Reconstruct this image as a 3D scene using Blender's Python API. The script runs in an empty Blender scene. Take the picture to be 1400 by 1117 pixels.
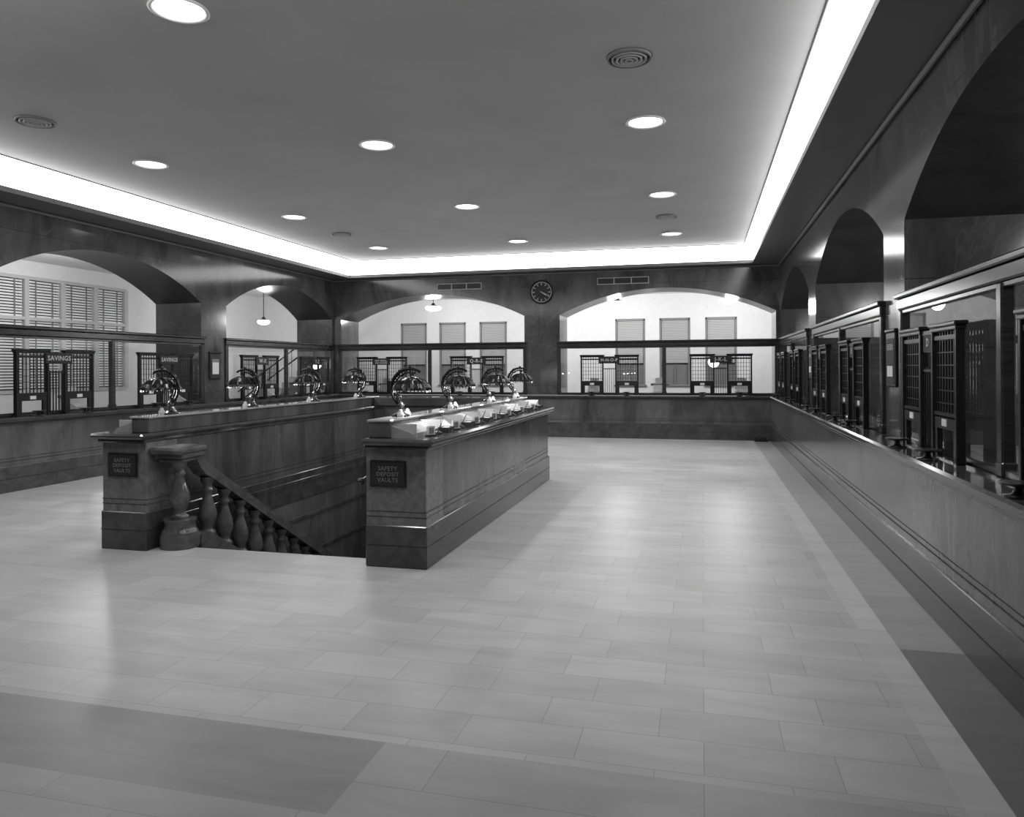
import bpy, math, random
from mathutils import Matrix, Vector
random.seed(7)
scene=bpy.context.scene
pi=math.pi
# ------------------------------------------------------------------ materials
def new_mat(name):
    m=bpy.data.materials.new(name); m.use_nodes=True
    nt=m.node_tree; b=nt.nodes['Principled BSDF']
    return m,nt,b
def g(v): return (v,v,v,1)
def plain(name,v,rough=.5,metal=0.,spec=.5,noise=.0,nscale=8):
    m,nt,b=new_mat(name)
    b.inputs['Roughness'].default_value=rough; b.inputs['Metallic'].default_value=metal
    b.inputs['Specular IOR Level'].default_value=spec
    if noise>0:
        tc=nt.nodes.new('ShaderNodeTexCoord'); n=nt.nodes.new('ShaderNodeTexNoise')
        n.inputs['Scale'].default_value=nscale; n.inputs['Detail'].default_value=5
        nt.links.new(tc.outputs['Object'],n.inputs['Vector'])
        r=nt.nodes.new('ShaderNodeValToRGB'); r.color_ramp.elements[0].position=.3; r.color_ramp.elements[1].position=.7
        r.color_ramp.elements[0].color=g(v*(1-noise)); r.color_ramp.elements[1].color=g(v*(1+noise))
        nt.links.new(n.outputs['Fac'],r.inputs['Fac']); nt.links.new(r.outputs['Color'],b.inputs['Base Color'])
    else: b.inputs['Base Color'].default_value=g(v)
    return m
def emis(name,v,s):
    m,nt,b=new_mat(name); b.inputs['Base Color'].default_value=g(v)
    b.inputs['Emission Color'].default_value=g(1); b.inputs['Emission Strength'].default_value=s
    return m
def marble(name,lo,hi,rough=.22,joints=None,stretch=(1,1,.35),scale=2.2,jdark=.5,vein=.5,bvar=.12):
    m,nt,b=new_mat(name); N=nt.nodes; L=nt.links
    tc=N.new('ShaderNodeTexCoord'); mp=N.new('ShaderNodeMapping'); mp.inputs['Scale'].default_value=stretch
    L.new(tc.outputs['Object'],mp.inputs['Vector'])
    n=N.new('ShaderNodeTexNoise'); n.inputs['Scale'].default_value=scale; n.inputs['Detail'].default_value=9
    n.inputs['Roughness'].default_value=.62; n.inputs['Distortion'].default_value=.8
    L.new(mp.outputs['Vector'],n.inputs['Vector'])
    r=N.new('ShaderNodeValToRGB'); r.color_ramp.elements[0].position=.32; r.color_ramp.elements[1].position=.68
    r.color_ramp.elements[0].color=g(lo); r.color_ramp.elements[1].color=g(hi)
    L.new(n.outputs['Fac'],r.inputs['Fac']); col=r.outputs['Color']
    n2=N.new('ShaderNodeTexNoise'); n2.inputs['Scale'].default_value=scale*.6; n2.inputs['Detail'].default_value=6; n2.inputs['Distortion'].default_value=1.5
    L.new(mp.outputs['Vector'],n2.inputs['Vector'])
    r2=N.new('ShaderNodeValToRGB'); e=r2.color_ramp.elements
    e[0].position=.488; e[0].color=g(0); e[1].position=.512; e[1].color=g(0)
    k=e.new(.5); k.color=g(1)
    L.new(n2.outputs['Fac'],r2.inputs['Fac'])
    mx=N.new('ShaderNodeMix'); mx.data_type='RGBA'; mx.inputs[7].default_value=g(hi*1.6)
    ml=N.new('ShaderNodeMath'); ml.operation='MULTIPLY'; ml.inputs[1].default_value=vein
    L.new(r2.outputs['Color'],ml.inputs[0]); L.new(ml.outputs[0],mx.inputs[0]); L.new(col,mx.inputs[6]); col=mx.outputs[2]
    if joints:
        w,h,off,ms=joints
        sp=N.new('ShaderNodeSeparateXYZ'); L.new(tc.outputs['Object'],sp.inputs[0])
        ad=N.new('ShaderNodeMath'); L.new(sp.outputs[0],ad.inputs[0]); L.new(sp.outputs[1],ad.inputs[1])
        cb=N.new('ShaderNodeCombineXYZ'); L.new(ad.outputs[0],cb.inputs[0]); L.new(sp.outputs[2],cb.inputs[1])
        br=N.new('ShaderNodeTexBrick'); br.offset=off; br.inputs['Scale'].default_value=1
        br.inputs['Brick Width'].default_value=w; br.inputs['Row Height'].default_value=h
        br.inputs['Mortar Size'].default_value=ms; br.inputs['Mortar Smooth'].default_value=0
        br.inputs['Color1'].default_value=g(1-bvar); br.inputs['Color2'].default_value=g(1+bvar); br.inputs['Mortar'].default_value=g(jdark)
        L.new(cb.outputs[0],br.inputs['Vector'])
        m2=N.new('ShaderNodeMix'); m2.data_type='RGBA'; m2.blend_type='MULTIPLY'; m2.inputs[0].default_value=1
        L.new(col,m2.inputs[6]); L.new(br.outputs['Color'],m2.inputs[7]); col=m2.outputs[2]
    L.new(col,b.inputs['Base Color'])
    b.inputs['Roughness'].default_value=rough
    return m
def floor_mat(name,v,var,w=.55,h=.29,rough=.38,mort=.66):
    m,nt,b=new_mat(name); N=nt.nodes; L=nt.links
    tc=N.new('ShaderNodeTexCoord')
    br=N.new('ShaderNodeTexBrick'); br.offset=.37; br.offset_frequency=2; br.inputs['Scale'].default_value=1
    br.inputs['Brick Width'].default_value=w; br.inputs['Row Height'].default_value=h
    br.inputs['Mortar Size'].default_value=.0022; br.inputs['Mortar Smooth'].default_value=.1
    br.inputs['Color1'].default_value=g(v*(1-var)); br.inputs['Color2'].default_value=g(v*(1+var)); br.inputs['Mortar'].default_value=g(v*mort)
    L.new(tc.outputs['Object'],br.inputs['Vector'])
    mp=N.new('ShaderNodeMapping'); mp.inputs['Scale'].default_value=(.6,2.4,1); L.new(tc.outputs['Object'],mp.inputs['Vector'])
    n=N.new('ShaderNodeTexNoise'); n.inputs['Scale'].default_value=2.5; n.inputs['Detail'].default_value=9; n.inputs['Distortion'].default_value=.7
    L.new(mp.outputs['Vector'],n.inputs['Vector'])
    r=N.new('ShaderNodeValToRGB'); r.color_ramp.elements[0].position=.3; r.color_ramp.elements[1].position=.7
    r.color_ramp.elements[0].color=g(.82); r.color_ramp.elements[1].color=g(1.0)
    L.new(n.outputs['Fac'],r.inputs['Fac'])
    m2=N.new('ShaderNodeMix'); m2.data_type='RGBA'; m2.blend_type='MULTIPLY'; m2.inputs[0].default_value=1
    L.new(br.outputs['Color'],m2.inputs[6]); L.new(r.outputs['Color'],m2.inputs[7]); L.new(m2.outputs[2],b.inputs['Base Color'])
    rr=N.new('ShaderNodeMapRange'); rr.inputs[3].default_value=rough*.9; rr.inputs[4].default_value=rough*1.15
    L.new(n.outputs['Fac'],rr.inputs[0]); L.new(rr.outputs[0],b.inputs['Roughness'])
    b.inputs['Specular IOR Level'].default_value=.42
    return m
def glass_mat(name,tint=.94):
    m=bpy.data.materials.new(name); m.use_nodes=True; nt=m.node_tree; N=nt.nodes; L=nt.links
    N.remove(N['Principled BSDF']); out=N['Material Output']
    t=N.new('ShaderNodeBsdfTransparent'); t.inputs[0].default_value=g(tint)
    gl=N.new('ShaderNodeBsdfGlossy'); gl.inputs['Roughness'].default_value=.01; gl.inputs[0].default_value=g(.9)
    lw=N.new('ShaderNodeLayerWeight'); lw.inputs[0].default_value=.5
    pw=N.new('ShaderNodeMath'); pw.operation='POWER'; pw.inputs[1].default_value=4.; L.new(lw.outputs['Facing'],pw.inputs[0])
    mr=N.new('ShaderNodeMapRange'); mr.inputs[3].default_value=.07; mr.inputs[4].default_value=.75; L.new(pw.outputs[0],mr.inputs[0])
    mx=N.new('ShaderNodeMixShader'); L.new(mr.outputs[0],mx.inputs[0]); L.new(t.outputs[0],mx.inputs[1]); L.new(gl.outputs[0],mx.inputs[2])
    L.new(mx.outputs[0],out.inputs[0]); return m

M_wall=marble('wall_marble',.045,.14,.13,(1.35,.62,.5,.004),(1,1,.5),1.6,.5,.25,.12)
M_vault_shade=marble('vault_marble_shaded',.035,.07,.3,None,(1,1,1),1.6,.5,.15)  # wall marble darkened: shade under the arches put into the colour
M_counter=marble('counter_marble',.06,.165,.15,(1.5,5.,0.,.003),(1,1,.3),2.2,.6,.2)
M_plinth=marble('plinth_marble',.04,.10,.16,(1.5,5.,0.,.003),(1,1,1),4,.6,.15)
M_cap=marble('cap_marble',.05,.09,.09,None,(1,1,1),3,.5,.2)
M_pierfront=marble('desk_end_marble',.12,.22,.22,None,(1,1,1),14,.5,.1)
M_balu=marble('baluster_marble',.075,.16,.13,None,(1,1,1),6,.5,.3)
M_groove=plain('groove_dark',.02,.6)
M_floor=floor_mat('floor_marble_field',.60,.07)
M_fnear_dim=floor_mat('floor_marble_near_dimmed',.50,.05,1.1,.4)  # larger near tiles; light falloff towards the camera put into the colour
M_fdark=floor_mat('floor_marble_dark',.22,.06,3.1,9.)
M_fband=floor_mat('floor_marble_band',.37,.06,3.1,9.)
M_fmed=floor_mat('floor_marble_medium',.44,.06,3.1,1.5)
M_fstrip=floor_mat('floor_marble_strip',.66,.05,9.,1.3)
M_ceil=plain('ceiling_plaster',.50,.7,noise=.05,nscale=1.2)
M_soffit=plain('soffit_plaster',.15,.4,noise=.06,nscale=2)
M_cove=emis('cove_glow',.9,4.4)
M_down=emis('downlight_glass',.9,9)
M_white=plain('white_enamel',.8,.35)
M_office=plain('office_wall_paint',.74,.6,noise=.03)
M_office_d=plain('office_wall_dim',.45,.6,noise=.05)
M_ofloor=plain('office_floor',.22,.4,noise=.15)
M_bronze=plain('dark_bronze',.022,.28,.35,noise=.3,nscale=30)
M_bronze2=plain('bronze_edge',.10,.25,.7)
M_wood=marble('dark_wood',.022,.05,.22,None,(1,1,6),5,.5,.1)
M_glass=glass_mat('clear_glass')
M_paper=plain('paper',.8,.6)
M_gold=plain('sign_lettering',.62,.4)
M_dull=plain('plaque_lettering',.30,.4,.5)
M_pane=plain('window_shade',.20,.5,noise=.05)
M_frame=plain('window_frame_grey',.20,.5)
M_framel=plain('window_frame_pale',.50,.5)
M_lampglass=plain('crystal_glass',.55,.08)
M_shade=plain('lamp_shade_bronze',.035,.22,.6,noise=.3,nscale=40)
M_bulb=emis('bulb',.9,25)
M_pend=emis('pendant_glass',.9,4)
M_step=marble('stair_marble',.16,.28,.3,None,(1,1,1),4)
M_ridge=plain('desk_glass_top',.38,.05,noise=.12,nscale=6)

# ------------------------------------------------------------------ builder
class B:
    def __init__(s): s.v=[];s.f=[];s.m=[];s.sm=[];s.mats=[];s.T=Matrix()
    def mi(s,m):
        if m not in s.mats: s.mats.append(m)
        return s.mats.index(m)
    def add(s,vs,fs,m,smooth=False):
        o=len(s.v); s.v+= [tuple(s.T@Vector(p)) for p in vs]; k=s.mi(m)
        for f in fs: s.f.append([i+o for i in f]); s.m.append(k); s.sm.append(smooth)
    def box(s,x0,x1,y0,y1,z0,z1,m,bv=0):
        if x0>x1:x0,x1=x1,x0
        if y0>y1:y0,y1=y1,y0
        if bv<=0:
            s.add([(x0,y0,z0),(x1,y0,z0),(x1,y1,z0),(x0,y1,z0),(x0,y0,z1),(x1,y0,z1),(x1,y1,z1),(x0,y1,z1)],
             [(0,3,2,1),(4,5,6,7),(0,1,5,4),(1,2,6,5),(2,3,7,6),(3,0,4,7)],m)
        else:
            bv=min(bv,(x1-x0)*.45,(y1-y0)*.45,(z1-z0)*.45)
            vs=[];idx={}
            def V(p):
                k=tuple(round(c,6) for c in p)
                if k not in idx: idx[k]=len(vs); vs.append(p)
                return idx[k]
            X=(x0,x1);Y=(y0,y1);Z=(z0,z1);sg=(1,-1)
            def P(i,j,k,ax):
                x=X[i]+(0 if ax==0 else sg[i]*bv); y=Y[j]+(0 if ax==1 else sg[j]*bv); z=Z[k]+(0 if ax==2 else sg[k]*bv)
                return V((x,y,z))
            fs=[]
            for ax in range(3):
                for e in (0,1):
                    q=[]
                    for a,b in ((0,0),(1,0),(1,1),(0,1)):
                        c=[a,b]; c.insert(ax,e); q.append(P(*c,ax))
                    fs.append(q)
            for ax in range(3):
                o=[a for a in range(3) if a!=ax]
                for a in (0,1):
                    for b in (0,1):
                        q=[]
                        for t,fa in ((0,o[0]),(1,o[0]),(1,o[1]),(0,o[1])):
                            c=[0,0,0]; c[ax]=t; c[o[0]]=a; c[o[1]]=b; q.append(P(*c,fa))
                        fs.append(q)
            for i in (0,1):
                for j in (0,1):
                    for k in (0,1): fs.append([P(i,j,k,0),P(i,j,k,1),P(i,j,k,2)])
            s.add(vs,fs,m)
    def prism(s,prof,axis,a,b,m,smooth=False):
        def P(p,t):
            return {'x':(t,p[0],p[1]),'y':(p[0],t,p[1]),'z':(p[0],p[1],t)}[axis]
        n=len(prof); vs=[P(p,a) for p in prof]+[P(p,b) for p in prof]
        s.add(vs,[tuple(range(n))[::-1],tuple(range(n,2*n))],m)
        s.add(vs,[(i,(i+1)%n,n+(i+1)%n,n+i) for i in range(n)],m,smooth)
    def lathe(s,prof,c,m,seg=20,smooth=True,sx=1,sy=1,cap=True):
        vs=[];fs=[]
        for r,z in prof:
            for i in range(seg):
                a=2*pi*i/seg; vs.append((c[0]+r*sx*math.cos(a),c[1]+r*sy*math.sin(a),c[2]+z))
        n=len(prof)
        for j in range(n-1):
            for i in range(seg):
                fs.append((j*seg+i,j*seg+(i+1)%seg,(j+1)*seg+(i+1)%seg,(j+1)*seg+i))
        s.add(vs,fs,m,smooth)
        if cap:
            s.add(vs[:seg],[tuple(range(seg))[::-1]],m); s.add(vs[-seg:],[tuple(range(seg))],m)
    def tube(s,pts,r,m,seg=8,smooth=True):
        pts=[Vector(p) for p in pts]; n=len(pts); rs=r if isinstance(r,(list,tuple)) else [r]*n
        vs=[];fs=[]; ref=None
        for i,p in enumerate(pts):
            t=(pts[min(i+1,n-1)]-pts[max(i-1,0)]).normalized()
            if ref is None:
                ref=Vector((0,0,1)) if abs(t.z)<.9 else Vector((1,0,0))
            u=(ref-t*ref.dot(t)).normalized(); w=t.cross(u); ref=u
            for k in range(seg):
                a=2*pi*k/seg; vs.append(tuple(p+(u*math.cos(a)+w*math.sin(a))*rs[i]))
        for i in range(n-1):
            for k in range(seg): fs.append((i*seg+k,i*seg+(k+1)%seg,(i+1)*seg+(k+1)%seg,(i+1)*seg+k))
        s.add(vs,fs,m,smooth); s.add(vs[:seg],[tuple(range(seg))[::-1]],m); s.add(vs[-seg:],[tuple(range(seg))],m)
    def sphere(s,c,r,m,seg=14,sc=(1,1,1)):
        prof=[(max(r*math.sin(pi*j/10),1e-4),-r*sc[2]*math.cos(pi*j/10)) for j in range(11)]
        s.lathe(prof,c,m,seg,True,sc[0],sc[1],False)
    def text(s,txt,size,mat,M,depth=.004,space=1.):
        cu=bpy.data.curves.new('t','FONT'); cu.body=txt; cu.size=size; cu.extrude=depth; cu.align_x='CENTER'; cu.align_y='CENTER'
        cu.space_line=space; cu.offset=size*.01; cu.resolution_u=2; cu.space_character=1.08
        ob=bpy.data.objects.new('t',cu); scene.collection.objects.link(ob)
        bpy.context.view_layer.update()
        dg=bpy.context.evaluated_depsgraph_get(); me=ob.evaluated_get(dg).to_mesh()
        vs=[tuple(M@v.co) for v in me.vertices]; fs=[tuple(p.vertices) for p in me.polygons]
        s.add(vs,fs,mat); ob.evaluated_get(dg).to_mesh_clear()
        bpy.data.objects.remove(ob); bpy.data.curves.remove(cu)
    def mesh(s,name):
        me=bpy.data.meshes.new(name); me.from_pydata(s.v,[],s.f)
        for m in s.mats: me.materials.append(m)
        me.polygons.foreach_set('material_index',s.m); me.polygons.foreach_set('use_smooth',s.sm); me.update(); 
        return me
    def obj(s,name,M=None):
        return place(s.mesh(name),name,M)
def place(me,name,M=None,parent=None):
    o=bpy.data.objects.new(name,me); scene.collection.objects.link(o)
    if parent: o.parent=parent
    if M is not None: o.matrix_local=M
    return o
def recalc(o):
    import bmesh
    bm=bmesh.new(); bm.from_mesh(o.data); bmesh.ops.recalc_face_normals(bm,faces=bm.faces); bm.to_mesh(o.data); bm.free()
def light(name,kind,loc,power,parent=None,size=.1,rot=None,spot=None,blend=.6):
    l=bpy.data.lights.new(name,kind); l.energy=power
    if kind in('POINT','SPOT'): l.shadow_soft_size=size
    if kind=='SPOT': l.spot_size=spot; l.spot_blend=blend
    o=bpy.data.objects.new(name,l); scene.collection.objects.link(o); o.location=loc
    if rot: o.rotation_euler=rot
    if parent: o.parent=parent
    return o

# ------------------------------------------------------------------ dimensions
XR,XL,YF=1.511,-9.348,17.894
WR,WL,WF=1.762,-9.572,18.12
YB=-3.0
YC=3.7  # unseen front end of the cove, set here to darken the foreground
HC=1.034; ZS=3.01; RISE=.65; ZL=4.07; ZC=4.49
PIERS=[(-3.42,-2.62),(1.95,2.75),(7.32,8.10),(12.68,13.48),(18.05,18.12+1.0)]
BAYS=[(-2.62,1.95),(2.75,7.32),(8.10,12.68),(13.48,18.05)]
TH=1.05
# ------------------------------------------------------------------ floor
f=B()
def fl(x0,x1,y0,y1,m): f.box(x0,x1,y0,y1,-.2,0,m)
fl(-9.8,-5.05,3.13,18.3,M_floor); fl(-5.05,-2.805,3.13,6.12,M_floor); fl(-5.05,-2.805,11.06,18.3,M_floor)
fl(-2.805,.97,3.13,18.3,M_floor); fl(.97,1.14,YB,18.3,M_fstrip)
fl(1.14,1.9,4.9,18.3,M_fmed); fl(1.14,1.9,YB,4.9,M_fdark)
fl(-9.8,-1.4,2.57,3.13,M_fband); fl(-1.4,.97,2.57,3.13,M_fnear_dim); fl(-9.8,.97,YB,2.57,M_fnear_dim)
f.obj('floor')
# ------------------------------------------------------------------ stairs
st=B(); run,rise=.285,.17
for i in range(17):
    y0=6.12+i*run; z=-(i+1)*rise
    st.box(-5.03,-2.82,y0,y0+run+.03 if i<16 else 10.85,z-.17,z,M_step)
    st.box(-5.03,-2.82,y0-.02,y0,z,z+rise-.0 if i else -.002,M_step)
st.obj('staircase')
# ------------------------------------------------------------------ arched walls
def arched(b,P,piers,bays,z1,T,rise=RISE,zs=ZS):
    def quad(pts,m,sm=False): b.add([P(*p) for p in pts],[(0,1,2,3)],m,sm)
    for u0,u1 in piers:
        c=[P(u0,0,0),P(u1,T,z1)]
        b.box(c[0][0],c[1][0],c[0][1],c[1][1],0,z1,M_wall)
    for u0,u1 in bays:
        a=(u1-u0)/2; um=(u0+u1)/2; R=(a*a+rise*rise)/(2*rise); zc=zs+rise-R
        th=math.asin(a/R); N=28
        pts=[(um+R*math.sin(-th+2*th*i/N),zc+R*math.cos(-th+2*th*i/N)) for i in range(N+1)]
        for (ua,za),(ub,zb) in zip(pts[:-1],pts[1:]):
            quad([(ua,0,za),(ub,0,zb),(ub,0,z1),(ua,0,z1)],M_wall)
            quad([(ua,T,za),(ub,T,zb),(ub,T,z1),(ua,T,z1)],M_wall)
            quad([(ua,0,za),(ub,0,zb),(ub,T,zb),(ua,T,za)],M_vault_shade,False)
b=B(); arched(b,lambda u,w,z:(WR+w,u,z),PIERS,BAYS,ZC+.1,TH); wr=b.obj('wall_right'); recalc(wr)
b=B(); arched(b,lambda u,w,z:(WL-w,u,z),PIERS,BAYS,ZC+.1,TH); wl=b.obj('wall_left'); recalc(wl)
FB=[(-9.35,-4.31),(-3.41,1.66)]
b=B(); arched(b,lambda u,w,z:(u,WF+w,z),[(-9.572,-9.35),(-4.31,-3.41),(1.66,1.762)],FB,ZC+.1,TH,.60,3.0); wf=b.obj('wall_far'); recalc(wf)
b=B(); b.box(WL-TH,WR+TH,YB-.3,YB,0,ZC+.1,M_wall); b.obj('wall_back')
# ------------------------------------------------------------------ ceiling and cove
CR_,CL_,CY_=.95,-8.76,17.60; PR,PL,PY=1.128,-8.93,17.78
b=B(); b.box(CL_,CR_,YC,CY_,ZC,ZC+.1,M_ceil); b.box(WL,WR,YB,YC-.2,ZL+.07,ZL+.2,M_soffit)  # second box: added low soffit over the camera, keeps cove light off the foreground
b.obj('ceiling')
b=B()
b.box(PR,WR,YB,WF,ZL,ZL+.07,M_soffit,.0); b.box(WL,PL,YB,WF,ZL,ZL+.07,M_soffit); b.box(PL,PR,PY,WF,ZL,ZL+.07,M_soffit)
b.box(PL,PR,YC-.4,YC-.18,ZL,ZL+.07,M_soffit)  # added cross lip, closes the cove out of view
for x0,x1 in ((WR-.06,WR),(WL,WL+.06)):
    b.box(x0,x1,YB,WF,ZL-.05,ZL,M_soffit,.02)
b.box(WL,WR,WF-.06,WF,ZL-.05,ZL,M_soffit,.02)
cv=b.obj('trim_cove_cornice')
b=B(); zt=ZC+.005; zb=ZL+.07; e=.01; YA=YC-.18
b.add([(PR+e,YA,zb),(PR+e,PY,zb),(CR_,CY_,zt),(CR_,YC,zt)],[(0,1,2,3)],M_cove)
b.add([(PL-e,YA,zb),(PL-e,PY,zb),(CL_,CY_,zt),(CL_,YC,zt)],[(0,1,2,3)],M_cove)
b.add([(PL-e,PY+e,zb),(PR+e,PY+e,zb),(CR_,CY_,zt),(CL_,CY_,zt)],[(0,1,2,3)],M_cove)
b.add([(PL-e,YA,zb),(PR+e,YA,zb),(CR_,YC,zt),(CL_,YC,zt)],[(0,1,2,3)],M_cove)
b.obj('cove_light')
b=B()
b.box(CR_-.012,CR_,YC,CY_,ZC-.012,ZC,M_frame); b.box(CL_,CL_+.012,YC,CY_,ZC-.012,ZC,M_frame); b.box(CL_,CR_,CY_-.012,CY_,ZC-.012,ZC,M_frame)
b.obj('trim_ceiling_edge')
# downlights
d=B(); d.lathe([(.19,0),(.215,-.004),(.225,-.018),(.205,-.028),(.185,-.012),(.18,0)],(0,0,0),M_white,36,True,cap=False)
d.lathe([(.001,-.022),(.08,-.02),(.15,-.012),(.185,-.004)],(0,0,0),M_down,36,True,cap=False)
dm=d.mesh('recessed_downlight')
for y in (4.92,8.53,12.18,15.83):
    for x in (-.606,-3.90,-7.216):
        o=place(dm,'recessed_downlight',Matrix.Translation((x,y,ZC)))
        light('lamp_bulb','SPOT',(0,0,-.05),80 if y<6 else 140,o,.2,None,math.radians(140),.9)
# ceiling vents
v=B()
for k,r in enumerate((.19,.15,.11,.07,.03)):
    v.lathe([(r-.009,-.002),(r-.006,-.025-.004*k),(r+.006,-.028-.004*k),(r+.009,-.002)],(0,0,0),M_framel if k else M_frame,32,True,cap=False)
v.lathe([(.001,-.002),(.205,-.002)],(0,0,0),M_groove,32,True,cap=False)
vm=v.mesh('ceiling_air_diffuser')
for x,y in ((-.62,6.73),(-7.216,6.73),(-.62,14.0),(-7.2,14.0)):
    place(vm,'ceiling_air_diffuser',Matrix.Translation((x,y,ZC)))
# ------------------------------------------------------------------ teller counters
def counter(name,side):
    b=B()
    if side=='r': bx=lambda o0,o1,z0,z1,m,bv=0: b.box(XR+o0,XR+o1,YB,YF,z0,z1,m,bv)
    elif side=='l': bx=lambda o0,o1,z0,z1,m,bv=0: b.box(XL-o0,XL-o1,YB,YF,z0,z1,m,bv)
    else: bx=lambda o0,o1,z0,z1,m,bv=0: b.box(XL-.2,XR+.2,YF+o0,YF+o1,z0,z1,m,bv)
    D=.245 if side!='f' else .22
    bx(0,D,0,.94,M_counter); bx(-.018,.05,0,.36,M_plinth,.006); bx(-.021,.05,.185,.192,M_groove)
    bx(-.004,.05,.425,.433,M_groove); bx(-.004,.05,.47,.474,M_groove)
    bx(-.02,D,.93,.965,M_cap,.01); bx(-.055,D,.965,HC,M_cap,.018)
    return b.obj(name)
counter('teller_counter','r'); counter('teller_counter','l'); counter('teller_counter','f')
def shelf(b,P,u0,u1):
    c0=P(u0,0,.0);c1=P(u1,.45,.0); b.box(c0[0],c1[0],c0[1],c1[1],.90,HC,M_wood,.01); 
    c1=P(u1,.06,0); b.box(c0[0],c1[0],c0[1],c1[1],0,.90,M_wood)
PRf=lambda u,w,z:(WR+w,u,z); PLf=lambda u,w,z:(WL-w,u,z); PFf=lambda u,w,z:(u,WF+w,z)
# ------------------------------------------------------------------ teller screens
def screen(P,u0,u1,name='teller_screen'):
    b=B()
    def bx(ua,ub,wa,wb,z0,z1,m,bv=0):
        c0=P(ua,wa,0);c1=P(ub,wb,0); b.box(c0[0],c1[0],c0[1],c1[1],z0,z1,m,bv)
    shelf(b,P,u0,u1)
    a,c=u0-.06,u1+.06
    bx(a-.02,c+.02,-.075,.06,2.30,2.345,M_wood,.01); bx(a,c,-.05,.05,2.20,2.30,M_wood,.012); bx(a+.01,c-.01,-.03,.04,2.165,2.20,M_bronze2,.006)
    for u in (a+.045,(u0+u1)/2,c-.045):
        bx(u-.045,u+.045,-.04,.04,HC,2.2,M_wood,.012); bx(u-.055,u+.055,-.045,.045,HC,HC+.09,M_wood,.01)
    bx(a,c,-.03,.03,HC,HC+.05,M_wood,.008)
    for ua,ub in ((a+.08,(u0+u1)/2-.04),((u0+u1)/2+.04,c-.08)):
        b.add([P(ua,0,HC+.04),P(ub,0,HC+.04),P(ub,0,2.18),P(ua,0,2.18)],[(0,1,2,3)],M_glass)
    return b.obj(name)
for P,bays in ((PRf,BAYS),(PLf,BAYS),(PFf,FB)):
    for u0,u1 in bays: screen(P,u0,u1)
# ------------------------------------------------------------------ teller cages
def panel(c,x0,x1):
    H=.97
    for x in (x0,x1-.035): c.box(x,x+.035,-.03,.03,0,H-.05,M_bronze,.006)
    c.box(x0-.02,x1+.02,-.045,.045,H-.03,H,M_bronze,.008); c.box(x0-.008,x1+.008,-.036,.036,H-.06,H-.03,M_bronze,.006)
    c.box(x0+.03,x1-.03,-.02,.02,H-.12,H-.09,M_bronze); c.box(x0+.03,x1-.03,-.02,.02,.30,.335,M_bronze)
    n=8
    for i in range(n):
        x=x0+.035+(x1-x0-.07)*(i+.5)/n; c.box(x-.005,x+.005,-.006,.006,.33,H-.06,M_bronze)
    for k in range(6):
        z=.40+k*.09; c.box(x0+.03,x1-.03,-.005,.005,z-.004,z+.004,M_bronze)
    c.box(x0+.03,x0+.10,-.018,.018,0,.31,M_bronze); c.box(x1-.10,x1-.03,-.018,.018,0,.31,M_bronze)
    c.box(x0+.03,x1-.03,-.02,.02,.22,.31,M_bronze)
    c.box((x0+x1)/2-.05,(x0+x1)/2+.05,-.026,-.02,.24,.29,M_paper)
    c.box(x0+.10,x1-.10,-.02,.05,0,.012,M_bronze2)
    xm=(x0+x1)/2
    c.lathe([(.07,0),(.072,.012),(.03,.02),(.018,.05),(.04,.06),(.085,.066),(.088,.078),(.03,.074)],(xm,-.13,0),M_bronze,20)
def cage(signw):
    c=B(); panel(c,-.70,-.14); panel(c,.14,.70)
    c.box(-.15,.15,-.02,.02,.90,.93,M_bronze); c.box(-.15,.15,-.014,.014,.62,.64,M_bronze)
    for i in range(5):
        x=-.13+.26*(i+.5)/5; c.box(x-.005,x+.005,-.008,.008,.02,.66,M_bronze)
    y=-.05 if signw>.3 else 0
    c.box(-signw/2,signw/2,y-.01,y+.02,.76,.92,M_bronze,.008); c.box(-signw/2+.015,signw/2-.015,y-.014,y-.01,.775,.905,M_groove)
    return c.mesh('teller_cage')
cageL=cage(.50); cageR=cage(.27)
signs={'r':[('A','B'),('C','D'),('E','F'),('G','H')],'l':[('BONDS','NOTES'),('SAVINGS','SAVINGS'),('SAVINGS','SAVINGS'),('W-X','Y-Z')],'f':[('PAY ROLL','Q-R-S'),('M-N-O-P','J-K-L')]}
def cages(P,side,bays,off):
    for bi,(u0,u1) in enumerate(bays):
        for k,s in enumerate((-1,1)):
            u=(u0+u1)/2+s*off; p=P(u,-.09,0)
            ang={'f':0,'r':-pi/2,'l':pi/2}[side]
            o=place(cageR if side=='r' else cageL,'teller_cage',Matrix.Translation((p[0],p[1],HC))@Matrix.Rotation(ang,4,'Z'))
            t=B(); txt=signs[side][bi][k]; sz=.125 if len(txt)<8 else .105
            R90=Matrix.Rotation(pi/2,4,'X')
            if txt=='PAY ROLL':
                t.text('PAY ROLL',.07,M_gold,Matrix.Translation((0,-.066,.865))@R90,.001)
                t.text('AND CHANGE',.05,M_gold,Matrix.Translation((0,-.066,.805))@R90,.001)
            else: t.text(txt,sz*(.8 if len(txt)>5 else 1)*(.7 if side=='r' else 1),M_gold,Matrix.Translation((0,-.066 if side!='r' else -.016,.84))@R90,.001)
            place(t.mesh('sign_lettering'),'sign_lettering',None,o)
cages(PRf,'r',BAYS,1.2); cages(PLf,'l',BAYS,1.2); cages(PFf,'f',FB,1.3)
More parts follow.
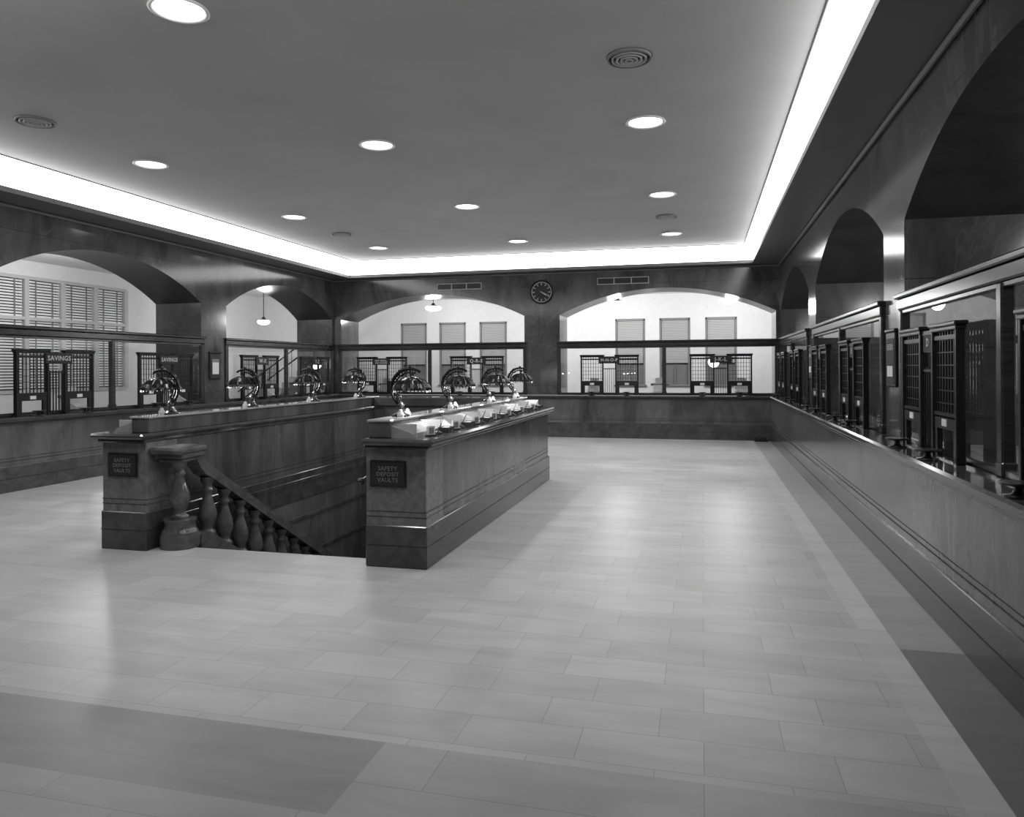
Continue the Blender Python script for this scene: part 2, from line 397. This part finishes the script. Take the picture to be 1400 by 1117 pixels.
# ------------------------------------------------------------------ island parapets with writing desks
IXR,IXr,IXl,IXL,IY,IY2=-2.273,-2.805,-5.048,-5.526,5.90,11.06
def island(x_in,x_out):
    s=1 if x_out>x_in else -1
    b=B()
    b.box(x_in,x_out,IY+.1,IY2,0,1.03,M_counter,.0)
    b.box(x_in-s*.004,x_out+s*.012,IY-.012,IY+.42,.30,1.02,M_pierfront,.008)
    b.box(x_in-s*.008,x_out+s*.022,IY-.022,IY2+.02,0,.36,M_plinth,.008)
    b.box(x_in-s*.009,x_out+s*.0235,IY-.0235,IY2+.02,.185,.191,M_groove)
    for z in (.43,.475): b.box(x_in-s*.005,x_out+s*.0135,IY-.0135,IY+.423,z,z+.005,M_groove); b.box(x_in-s*.002,x_out+s*.002,IY+.4,IY2+.01,z,z+.005,M_groove)
    b.box(x_in-s*.01,x_out+s*.045,IY-.045,IY2+.03,1.01,1.045,M_cap,.012)
    b.box(x_in-s*.02,x_out+s*.10,IY-.09,IY2+.06,1.045,1.10,M_cap,.02)
    b.box(x_in,x_in+s*.20,IY+.03,IY2,1.10,1.235,M_counter,.008); b.box(x_in-s*.012,x_in+s*.215,IY+.02,IY2+.012,1.235,1.256,M_ridge,.006)
    prof=[(x_in+s*.20,1.10),(x_in+s*.40,1.10),(x_in+s*.40,1.135),(x_in+s*.20,1.205)]
    b.prism(prof,'y',IY+.06,IY2-.06,M_ridge)
    for i in range(9):
        y=IY+.12+i*(IY2-IY-.24)/8; b.box(x_in+s*.2,x_in+s*.41,y-.008,y+.008,1.10,1.215,M_lampglass)
    b.box(x_in,x_in+s*.2,6.12,IY2,-3.3,0,M_counter)
    for z in (.27,-.21,-.70,-1.2):
        b.box(x_in-s*.014,x_in+s*.02,6.12,IY2,z-.05,z,M_plinth,.004)
    return b
def plaque(b,x,z,w=.33,h=.225,y=IY-.012):
    b.box(x-w/2,x+w/2,y-.016,y,z-h/2,z+h/2,M_bronze,.005); b.box(x-w/2+.012,x+w/2-.012,y-.018,y-.016,z-h/2+.012,z+h/2-.012,M_bronze2)
    b.box(x-w/2+.018,x+w/2-.018,y-.020,y-.018,z-h/2+.018,z+h/2-.018,M_groove)
    b.text('SAFETY\nDEPOSIT\nVAULTS',.05,M_dull,Matrix.Translation((x,y-.021,z-.004))@Matrix.Rotation(pi/2,4,'X'),.001,.98)
b=island(IXr,IXR)
plaque(b,-2.60,.80)
b.obj('writing_desk_parapet')
b=island(IXl,IXL); plaque(b,-5.30,.80); b.obj('writing_desk_parapet')
b=B(); b.box(IXl+.01,IXr-.01,IY2-.2,IY2,-3.3,1.10,M_counter); b.box(IXl+.02,IXr-.02,IY2-.25,IY2+.05,1.10,1.25,M_cap,.02); b.obj('stairwell_end_parapet')
# ------------------------------------------------------------------ balustrade
b=B(); bx=-4.84
nx,ny=-4.865,6.12
def block(z0,z1,w,m,bv=.012): b.box(nx-w/2,nx+w/2,ny-w/2,ny+w/2,z0,z1,m,bv)
b.lathe([(.175,0),(.18,.02),(.18,.12),(.165,.14),(.165,.15)],(nx,ny,0),M_balu,28)
b.lathe([(.165,.15),(.155,.17),(.14,.19),(.14,.235),(.15,.25),(.15,.27)],(nx,ny,0),M_balu,28)
bal=[(.075,0),(.078,.03),(.055,.045),(.048,.07),(.062,.10),(.085,.15),(.09,.20),(.078,.26),(.056,.33),(.042,.38),(.04,.41),(.055,.425),(.055,.44),(.042,.455),(.046,.49),(.068,.52),(.07,.56)]
b.lathe([(r*1.05,z*1.0) for r,z in bal],(nx,ny,.27),M_balu,20)
block(.82,.86,.26,M_balu); block(.86,.90,.32,M_balu,.01)
b.box(nx-.18,nx+.17,ny-.21,ny+.21,.90,.965,M_balu,.022)
def railz(y): return .715-.597*(y-6.40)
pr=[(6.15,.955),(6.30,.95),(6.345,.90),(6.38,.82),(6.43,.765),(6.52,.70),(10.2,.715-.597*3.8+.055)]
pb=[(10.2,.715-.597*3.8-.05),(6.50,.60),(6.38,.66),(6.30,.74),(6.24,.83),(6.15,.86)]
b.prism(pr+pb,'x',bx-.075,bx+.075,M_balu)
b.prism([(6.30,.08),(6.30,-.28),(10.2,railz(10.2)-1.05),(10.2,railz(10.2)-.61),(6.42,.09)],'x',bx-.08,bx+.08,M_balu)
for i in range(13):
    y=6.50+i*.27; z0=railz(y)-.64
    b.lathe([(r,z*1.04) for r,z in bal],(bx,y,z0+.02),M_balu,16)
b.obj('stair_balustrade')
b=B(); b.tube([(-2.93,6.05,.70),(-2.93,6.2,.72),(-2.93,6.5,.60),(-2.93,10,.60-3.5*.597)],.022,M_bronze2,10)
b.sphere((-2.93,6.04,.70),.034,M_bronze2)
for y in (6.6,8.3): b.tube([(-2.93,y,.54-.597*(y-6.6)),(-2.81,y,.50-.597*(y-6.6))],.012,M_bronze2,8)
b.obj('stair_handrail')
# ------------------------------------------------------------------ desk lamps (local +x = over the desk)
l=B()
l.lathe([(.085,0),(.088,.012),(.06,.022),(.035,.035),(.03,.05)],(0,0,0),M_shade,24)
for y in (-.08,.08):
    l.lathe([(.030,0),(.034,.012),(.03,.035),(.016,.045),(.019,.055),(.008,.066)],(.03,y,0),M_lampglass,16)
l.lathe([(.028,0),(.032,.015),(.016,.03),(.03,.045),(.034,.06),(.022,.08),(.014,.09)],(0,0,.04),M_bronze2,16)
arc=lambda cx,cz,R,a0,a1,n=18:[(cx+R*math.cos(math.radians(a0+(a1-a0)*i/n)),0,cz+R*math.sin(math.radians(a0+(a1-a0)*i/n))) for i in range(n+1)]
l.tube(arc(.09,.255,.185,235,55),[.018-.006*abs(i-9)/9 for i in range(19)],M_shade,8)
l.tube(arc(.09,.255,.150,232,68),.008,M_shade,6)
for i in range(1,18):
    a=math.radians(232-(170)*i/18); l.tube([(.09+.15*math.cos(a),0,.255+.15*math.sin(a)),(.09+.185*math.cos(a),0,.255+.185*math.sin(a))],.006,M_shade,6)
l.tube(arc(-.035,.17,.035,-60,240,14),.007,M_shade,6)
l.tube(arc(.0,.40,.03,60,330,12),.006,M_shade,6)
l.tube([(0,0,.10),(-.03,0,.13),(-.02,0,.16)],.014,M_shade,8)
l.sphere((.09,0,.455),.016,M_shade)
l.tube([(.09,0,.44),(.10,0,.36)],.009,M_shade,6)
seg=64; prof=[(.02,.10),(.07,.092),(.115,.07),(.15,.035),(.17,.0),(.178,-.025)]
vs=[];fs=[]
for r,z in prof:
    for i in range(seg):
        a=2*pi*i/seg; k=1+.06*math.cos(a*16)*min(1,r/.1)
        vs.append((.11+r*k*.95*math.cos(a),r*k*1.2*math.sin(a),.265+z))
for j in range(len(prof)-1):
    for i in range(seg): fs.append((j*seg+i,j*seg+(i+1)%seg,(j+1)*seg+(i+1)%seg,(j+1)*seg+i))
l.add(vs,fs,M_shade,False)
for i in range(32):
    a=2*pi*i/32; x=.11+.172*math.cos(a); y=.213*math.sin(a); l.tube([(x,y,.245),(x,y,.222)],.005,M_shade,5)
l.lathe([(.012,.11),(.022,.12),(.012,.135),(.002,.15)],(.11,0,.26),M_shade,12)
l.tube([(.13,-.07,.275),(.13,.07,.275)],.014,M_bulb,8)
lamp_me=l.mesh('desk_lamp')
for side,x,ys in ((1,-2.72,(6.45,7.85,9.4,10.75)),(-1,-5.13,(6.32,7.7,9.15,10.55))):
    for y in ys:
        o=place(lamp_me,'desk_lamp',Matrix.Translation((x,y,1.256))@Matrix.Rotation(0 if side>0 else pi,4,'Z'))
        light('lamp_bulb','POINT',(.14,0,.225),9 if side>0 else 5,o,.03)
# desk items
it=B()
it.box(-.05,.05,-.006,.006,.0,.09,M_paper); it.box(-.055,.055,-.02,.02,0,.012,M_bronze); it.box(-.03,.03,-.009,-.006,.02,.075,M_frame)
cal=it.mesh('desk_calendar')
pn=B(); pn.lathe([(.04,0),(.042,.012),(.02,.025),(.016,.03)],(0,0,0),M_bronze,16); pn.tube([(0,0,.025),(.05,.01,.14)],[.006,.003],M_bronze2,6)
pen=pn.mesh('desk_pen_set')
tr=B(); tr.box(-.05,.05,-.09,.09,0,.008,M_wood); tr.box(-.05,-.042,-.09,.09,0,.05,M_wood); tr.box(.042,.05,-.09,.09,0,.05,M_wood); tr.box(-.05,.05,.082,.09,0,.05,M_wood); tr.box(-.05,.05,-.09,-.082,0,.05,M_wood); tr.box(-.038,.038,-.078,.078,.008,.045,M_paper)
tray=tr.mesh('deposit_slip_tray')
for s,xo in ((1,-2.805),(-1,-5.048)):
    for i in range(7):
        y=6.2+i*.68
        place(cal,'desk_calendar',Matrix.Translation((xo+s*.475,y,1.10))@Matrix.Rotation(s*1.2,4,'Z'))
        place(pen,'desk_pen_set',Matrix.Translation((xo+s*.475,y+.18,1.10)))
        place(tray,'deposit_slip_tray',Matrix.Translation((xo+s*.475,y+.40,1.10)))
# ------------------------------------------------------------------ clock, vents, notices
b=B(); Mf=Matrix.Translation((-3.86,WF,3.58))@Matrix.Rotation(pi/2,4,'X'); b.T=Mf
b.lathe([(.30,0),(.30,.03),(.27,.045),(.255,.03)],(0,0,0),M_bronze,40); b.lathe([(.254,.026),(.001,.026)],(0,0,0),M_wall,40,cap=False)
b.lathe([(.10,.028),(.11,.034),(.12,.028)],(0,0,0),M_bronze2,32,cap=False); b.lathe([(.235,.028),(.245,.034),(.255,.028)],(0,0,0),M_gold,40,cap=False)
for i in range(12):
    a=i*pi/6; b.T=Mf@Matrix.Rotation(a,4,'Z'); b.box(-.009,.009,.175,.225,.03,.038,M_gold)
b.T=Mf@Matrix.Rotation(math.radians(-125),4,'Z'); b.box(-.009,.009,-.03,.15,.04,.045,M_gold)
b.T=Mf@Matrix.Rotation(math.radians(-115),4,'Z'); b.box(-.006,.006,-.03,.21,.046,.05,M_gold)
b.obj('wall_clock')
def grille(x,z,w,h):
    b=B(); b.box(x-w/2,x+w/2,WF-.02,WF,z-h/2,z+h/2,M_framel,.004); b.box(x-w/2+.02,x+w/2-.02,WF-.023,WF-.02,z-h/2+.02,z+h/2-.02,M_groove)
    n=3
    for i in range(1,n): xx=x-w/2+w*i/n; b.box(xx-.012,xx+.012,WF-.03,WF-.02,z-h/2,z+h/2,M_framel)
    for i in range(4): zz=z-h/2+.035+i*(h-.07)/3; b.box(x-w/2+.02,x+w/2-.02,WF-.028,WF-.022,zz-.004,zz+.004,M_bronze2)
    b.obj('wall_air_grille')
grille(-6.02,3.79,1.2,.17); grille(-1.85,3.80,1.25,.17)
def notice(P,u,ang,paper):
    p=P(u,-.002,0); b=B(); 
    b.box(-.17,.17,-.03,0,0,.52,M_bronze,.01); b.box(-.14,.14,-.033,-.03,.03,.46,M_groove); b.box(-.19,.19,-.04,0,.52,.55,M_bronze,.008)
    b.box(-.10,.10,-.036,-.033,.10,.34 if paper else .2,M_paper)
    for k in range(5): b.box(-.11,.11,-.035,-.033,.40-k*.012,.404-k*.012,M_gold)
    b.obj('framed_notice',Matrix.Translation((p[0],p[1],1.5))@Matrix.Rotation(ang,4,'Z'))
for (a,c_) in PIERS[1:4]:
    notice(PRf,(a+c_)/2,-pi/2,False); notice(PLf,(a+c_)/2,pi/2,True)
b=B(); b.box(1.15,1.45,17.66,17.84,0,.05,M_bronze,.01); b.box(1.18,1.42,17.69,17.81,.05,.075,M_bronze,.01); b.obj('floor_door_stop')
# ------------------------------------------------------------------ offices beyond
OY=23.2; OX=-15.2; RX=6.5
def rect_wall_y(name,x0,x1,y,z0,z1,holes,m,t=.2):
    b=B(); xs=x0
    for h0,h1,hz0,hz1 in sorted(holes):
        b.box(xs,h0,y,y+t,z0,z1,m); b.box(h0,h1,y,y+t,z0,hz0,m); b.box(h0,h1,y,y+t,hz1,z1,m); xs=h1
    b.box(xs,x1,y,y+t,z0,z1,m); return b.obj(name)
wins=[(-9.31,.92),(-7.95,.92),(-6.56,.92),(-2.15,.92),(-.80,.92),(.56,.92)]
rect_wall_y('wall_office_far',OX-.2,RX,OY,0,4.5,[(x-w/2,x+w/2,1.1,3.2) for x,w in wins],M_office)
def window_y(n,x,w,z0,z1):
    b=B(); y=OY
    b.box(x-w/2,x+w/2,y+.12,y+.14,z0,z1,M_pane)
    for xx in (x-w/2,x+w/2-.06): b.box(xx,xx+.06,y-.01,y+.12,z0,z1,M_frame,.008)
    b.box(x-w/2,x+w/2,y-.01,y+.12,z1-.07,z1,M_frame); b.box(x-w/2-.04,x+w/2+.04,y-.05,y+.12,z0,z0+.06,M_frame,.01)
    b.box(x-w/2,x+w/2,y+.04,y+.1,(z0+z1)/2-.03,(z0+z1)/2+.03,M_frame); b.box(x-.015,x+.015,y+.06,y+.1,z0,(z0+z1)/2,M_frame)
    n_=26
    for i in range(n_):
        z=z1-.1-i*.05; b.box(x-w/2+.07,x+w/2-.07,y+.02,y+.05,z-.019,z+.019,M_framel)
    b.obj('window_%d'%n)
for i,(x,w) in enumerate(wins): window_y(i+1,x,w,1.1,3.2)
b=B(); WY0,WY1,WZ0,WZ1=12.9,17.0,1.2,3.85
b.box(OX-.2,OX,YB,WY0,0,4.5,M_office); b.box(OX-.2,OX,WY1,OY,0,4.5,M_office); b.box(OX-.2,OX,WY0,WY1,0,WZ0,M_office); b.box(OX-.2,OX,WY0,WY1,WZ1,4.5,M_office)
b.obj('wall_office_left')
b=B(); b.box(OX-.16,OX-.14,WY0,WY1,WZ0,WZ1,M_groove)
n=4
for i in range(n+1):
    y=WY0+(WY1-WY0)*i/n; b.box(OX-.13,OX+.03,y-.06,y+.06,WZ0,WZ1,M_framel,.01)
for z in (WZ0,2.9,WZ1): b.box(OX-.13,OX+.02,WY0,WY1,z-.04,z+.04,M_framel)
for i in range(n):
    y0=WY0+(WY1-WY0)*i/n+.08; y1=WY0+(WY1-WY0)*(i+1)/n-.08
    for k in range(38): z=WZ1-.08-k*.067; b.box(OX-.10,OX-.04,y0,y1,z-.021,z+.021,M_white)
    for yy in (y0+.2,y1-.2): b.box(OX-.035,OX-.03,yy-.02,yy+.02,WZ0,WZ1,M_frame)
b.obj('window_7')
b=B(); b.box(RX,RX+.2,YB,OY,0,4.5,M_office_d); b.obj('wall_office_right')
b=B(); b.box(OX,WL-TH,YB,OY,-.1,0,M_ofloor); b.box(WL-TH,WR+TH,WF+.2,OY,-.1,0,M_ofloor); b.box(WR+TH,RX,YB,OY,-.1,0,M_ofloor)
b.box(WR+.14,WR+TH,YB,WF+.2,-.1,0,M_ofloor); b.box(WL-TH,-9.8,YB,WF+.2,-.1,0,M_ofloor); b.obj('floor_office')
b=B(); b.box(OX-.2,WL-TH,YB,OY,4.25,4.35,M_office); b.box(WL-TH,WR+TH,WF+TH,OY,3.95,4.05,M_office); b.box(WR+TH,RX+.2,YB,OY,3.9,4.0,M_office_d); b.obj('ceiling_office')
b=B(); b.box(OX-.2,WL-TH,YB-.3,YB,0,4.5,M_office); b.box(WR+TH,RX+.2,YB-.3,YB,0,4.5,M_office_d); b.obj('wall_office_back')
b=B(); b.box(WR+.3,WR+TH,WF+TH,OY,0,4.0,M_office); b.obj('wall_office_partition')
def pendant(x,y,z,ztop,pw,big=1.):
    b=B(); b.tube([(0,0,0),(0,0,ztop-z-.005)],.012,M_bronze,8); b.lathe([(.06,ztop-z-.04),(.06,ztop-z)],(0,0,0),M_bronze,16)
    b.lathe([(.04,.02),(.05,-.02),(.16*big,-.07),(.19*big,-.11),(.17*big,-.16),(.08*big,-.20),(.001,-.21)],(0,0,0),M_pend,24,cap=False)
    b.lathe([(.045,.03),(.055,-.02),(.17*big,-.068)],(0,0,0),M_bronze2,24,cap=False)
    o=b.obj('office_pendant_lamp',Matrix.Translation((x,y,z))); light('lamp_bulb','POINT',(0,0,-.35),pw,o,.15); return o
for x in (-7.8,-4.6,-2.3,.7): pendant(x,21.0,3.62,3.95,105,1.3)
pendant(-12.9,20.0,3.25,4.25,100); pendant(-12.6,13.2,4.20,4.25,150); pendant(-12.9,8.0,4.2,4.25,90); pendant(-12.9,2.5,4.2,4.25,60)  # first is a real pendant; the flush ones are added, hidden, to light the office
for y in (3.5,10,16.5): pendant(4.4,y,3.5,3.9,90)  # added lamps that brighten the room behind the right glass
b=B()
for i in range(12):
    b.box(-14.9+i*.27,-14.9+(i+1)*.27,21.6,22.9,i*.18,i*.18+.18,M_ofloor)
for k in (0,1):
    b.tube([(-14.9,21.6,.95+k*-.35),(-11.6,21.6,3.15-k*.35)],.025,M_bronze,8)
for i in range(12):
    x=-14.8+i*.27; b.tube([(x,21.6,i*.18+.15),(x,21.6,1.0+i*.18)],.012,M_bronze,6)
b.obj('office_staircase')
dk=B(); dk.box(-.7,.7,-.38,.38,.72,.76,M_wood,.01)
for x in (-.66,.26): dk.box(x,x+.4,-.34,.34,.08,.72,M_wood,.01)
for x in (-.64,-.3,.28,.62): dk.box(x-.02,x+.02,-.3,.3,0,.08,M_wood)
deskm=dk.mesh('office_desk')
mc=B(); mc.prism([(-.17,0),(.17,0),(.17,.20),(.05,.23),(-.05,.14),(-.17,.08)],'x',-.15,.15,M_white); mc.tube([(-.22,.10,.24),(.22,.10,.24)],.03,M_frame,12); mc.box(-.11,.11,.08,.09,.24,.40,M_paper)
for i in range(4):
    for j in range(5): mc.lathe([(.012,0),(.012,.02)],(-.1+j*.05,-.14+i*.03,.075+i*.015),M_bronze,8)
mach=mc.mesh('adding_machine')
for x in (-8.4,-6.2,-2.6,-.6): place(deskm,'office_desk',Matrix.Translation((x,20.6,0)))
for x in (-8.2,-6.3,-2.6,-1.0,.9): place(mach,'adding_machine',Matrix.Translation((x,WF+.27,HC)))
for y in (6.,9.3,11.6,14.9,17.0):
    place(deskm,'office_desk',Matrix.Translation((-12.2,y,0))@Matrix.Rotation(pi/2,4,'Z')); place(mach,'adding_machine',Matrix.Translation((WL-.26,y+.6,HC))@Matrix.Rotation(pi/2,4,'Z'))
ms=B(); ms.T=Matrix.Rotation(pi/2,4,'X'); ms.lathe([(.12,0),(.13,.015),(.12,.03),(.001,.036)],(0,0,0),M_pend,28); ms.T=Matrix(); ms.tube([(0,-.01,-.12),(0,-.01,-.75)],.012,M_bronze,8); ms.lathe([(.09,-.78),(.09,-.76),(.02,-.74)],(0,-.01,0),M_bronze,16)
rm=ms.mesh('disc_on_stand')  # round disc in the emissive pendant material, on a rod and foot
place(rm,'disc_on_stand',Matrix.Translation((.27,WF+.3,HC+.78)));place(rm,'disc_on_stand',Matrix.Translation((WL-.3,17.75,HC+.78))@Matrix.Rotation(.4,4,'Z'))
# ------------------------------------------------------------------ world
w=bpy.data.worlds.new('World'); scene.world=w; w.use_nodes=True
w.node_tree.nodes['Background'].inputs[0].default_value=g(.5); w.node_tree.nodes['Background'].inputs[1].default_value=.3
# ------------------------------------------------------------------ camera
F=1015.4114; cy=501.4173; yaw=.2504; pit=-.0014; roll=.0048
cam=bpy.data.cameras.new('camera'); co=bpy.data.objects.new('camera',cam); scene.collection.objects.link(co)
cam.sensor_width=36; cam.sensor_fit='HORIZONTAL'; cam.lens=36*F/1400; cam.shift_y=-(558.5-cy)/1400; cam.clip_end=200; cam.clip_start=.05
R=Vector((math.cos(yaw),math.sin(yaw),0)); Fw=Vector((-math.sin(yaw),math.cos(yaw),0)); U=Vector((0,0,1))
F2=Fw*math.cos(pit)-U*math.sin(pit); U2=U*math.cos(pit)+Fw*math.sin(pit)
R3=R*math.cos(roll)-U2*math.sin(roll); U3=R*math.sin(roll)+U2*math.cos(roll)
co.matrix_world=Matrix(((R3.x,U3.x,-F2.x,0),(R3.y,U3.y,-F2.y,0),(R3.z,U3.z,-F2.z,1.7),(0,0,0,1)))
scene.camera=co
scene.view_settings.view_transform='Standard'; scene.view_settings.look='None'; scene.view_settings.exposure=0
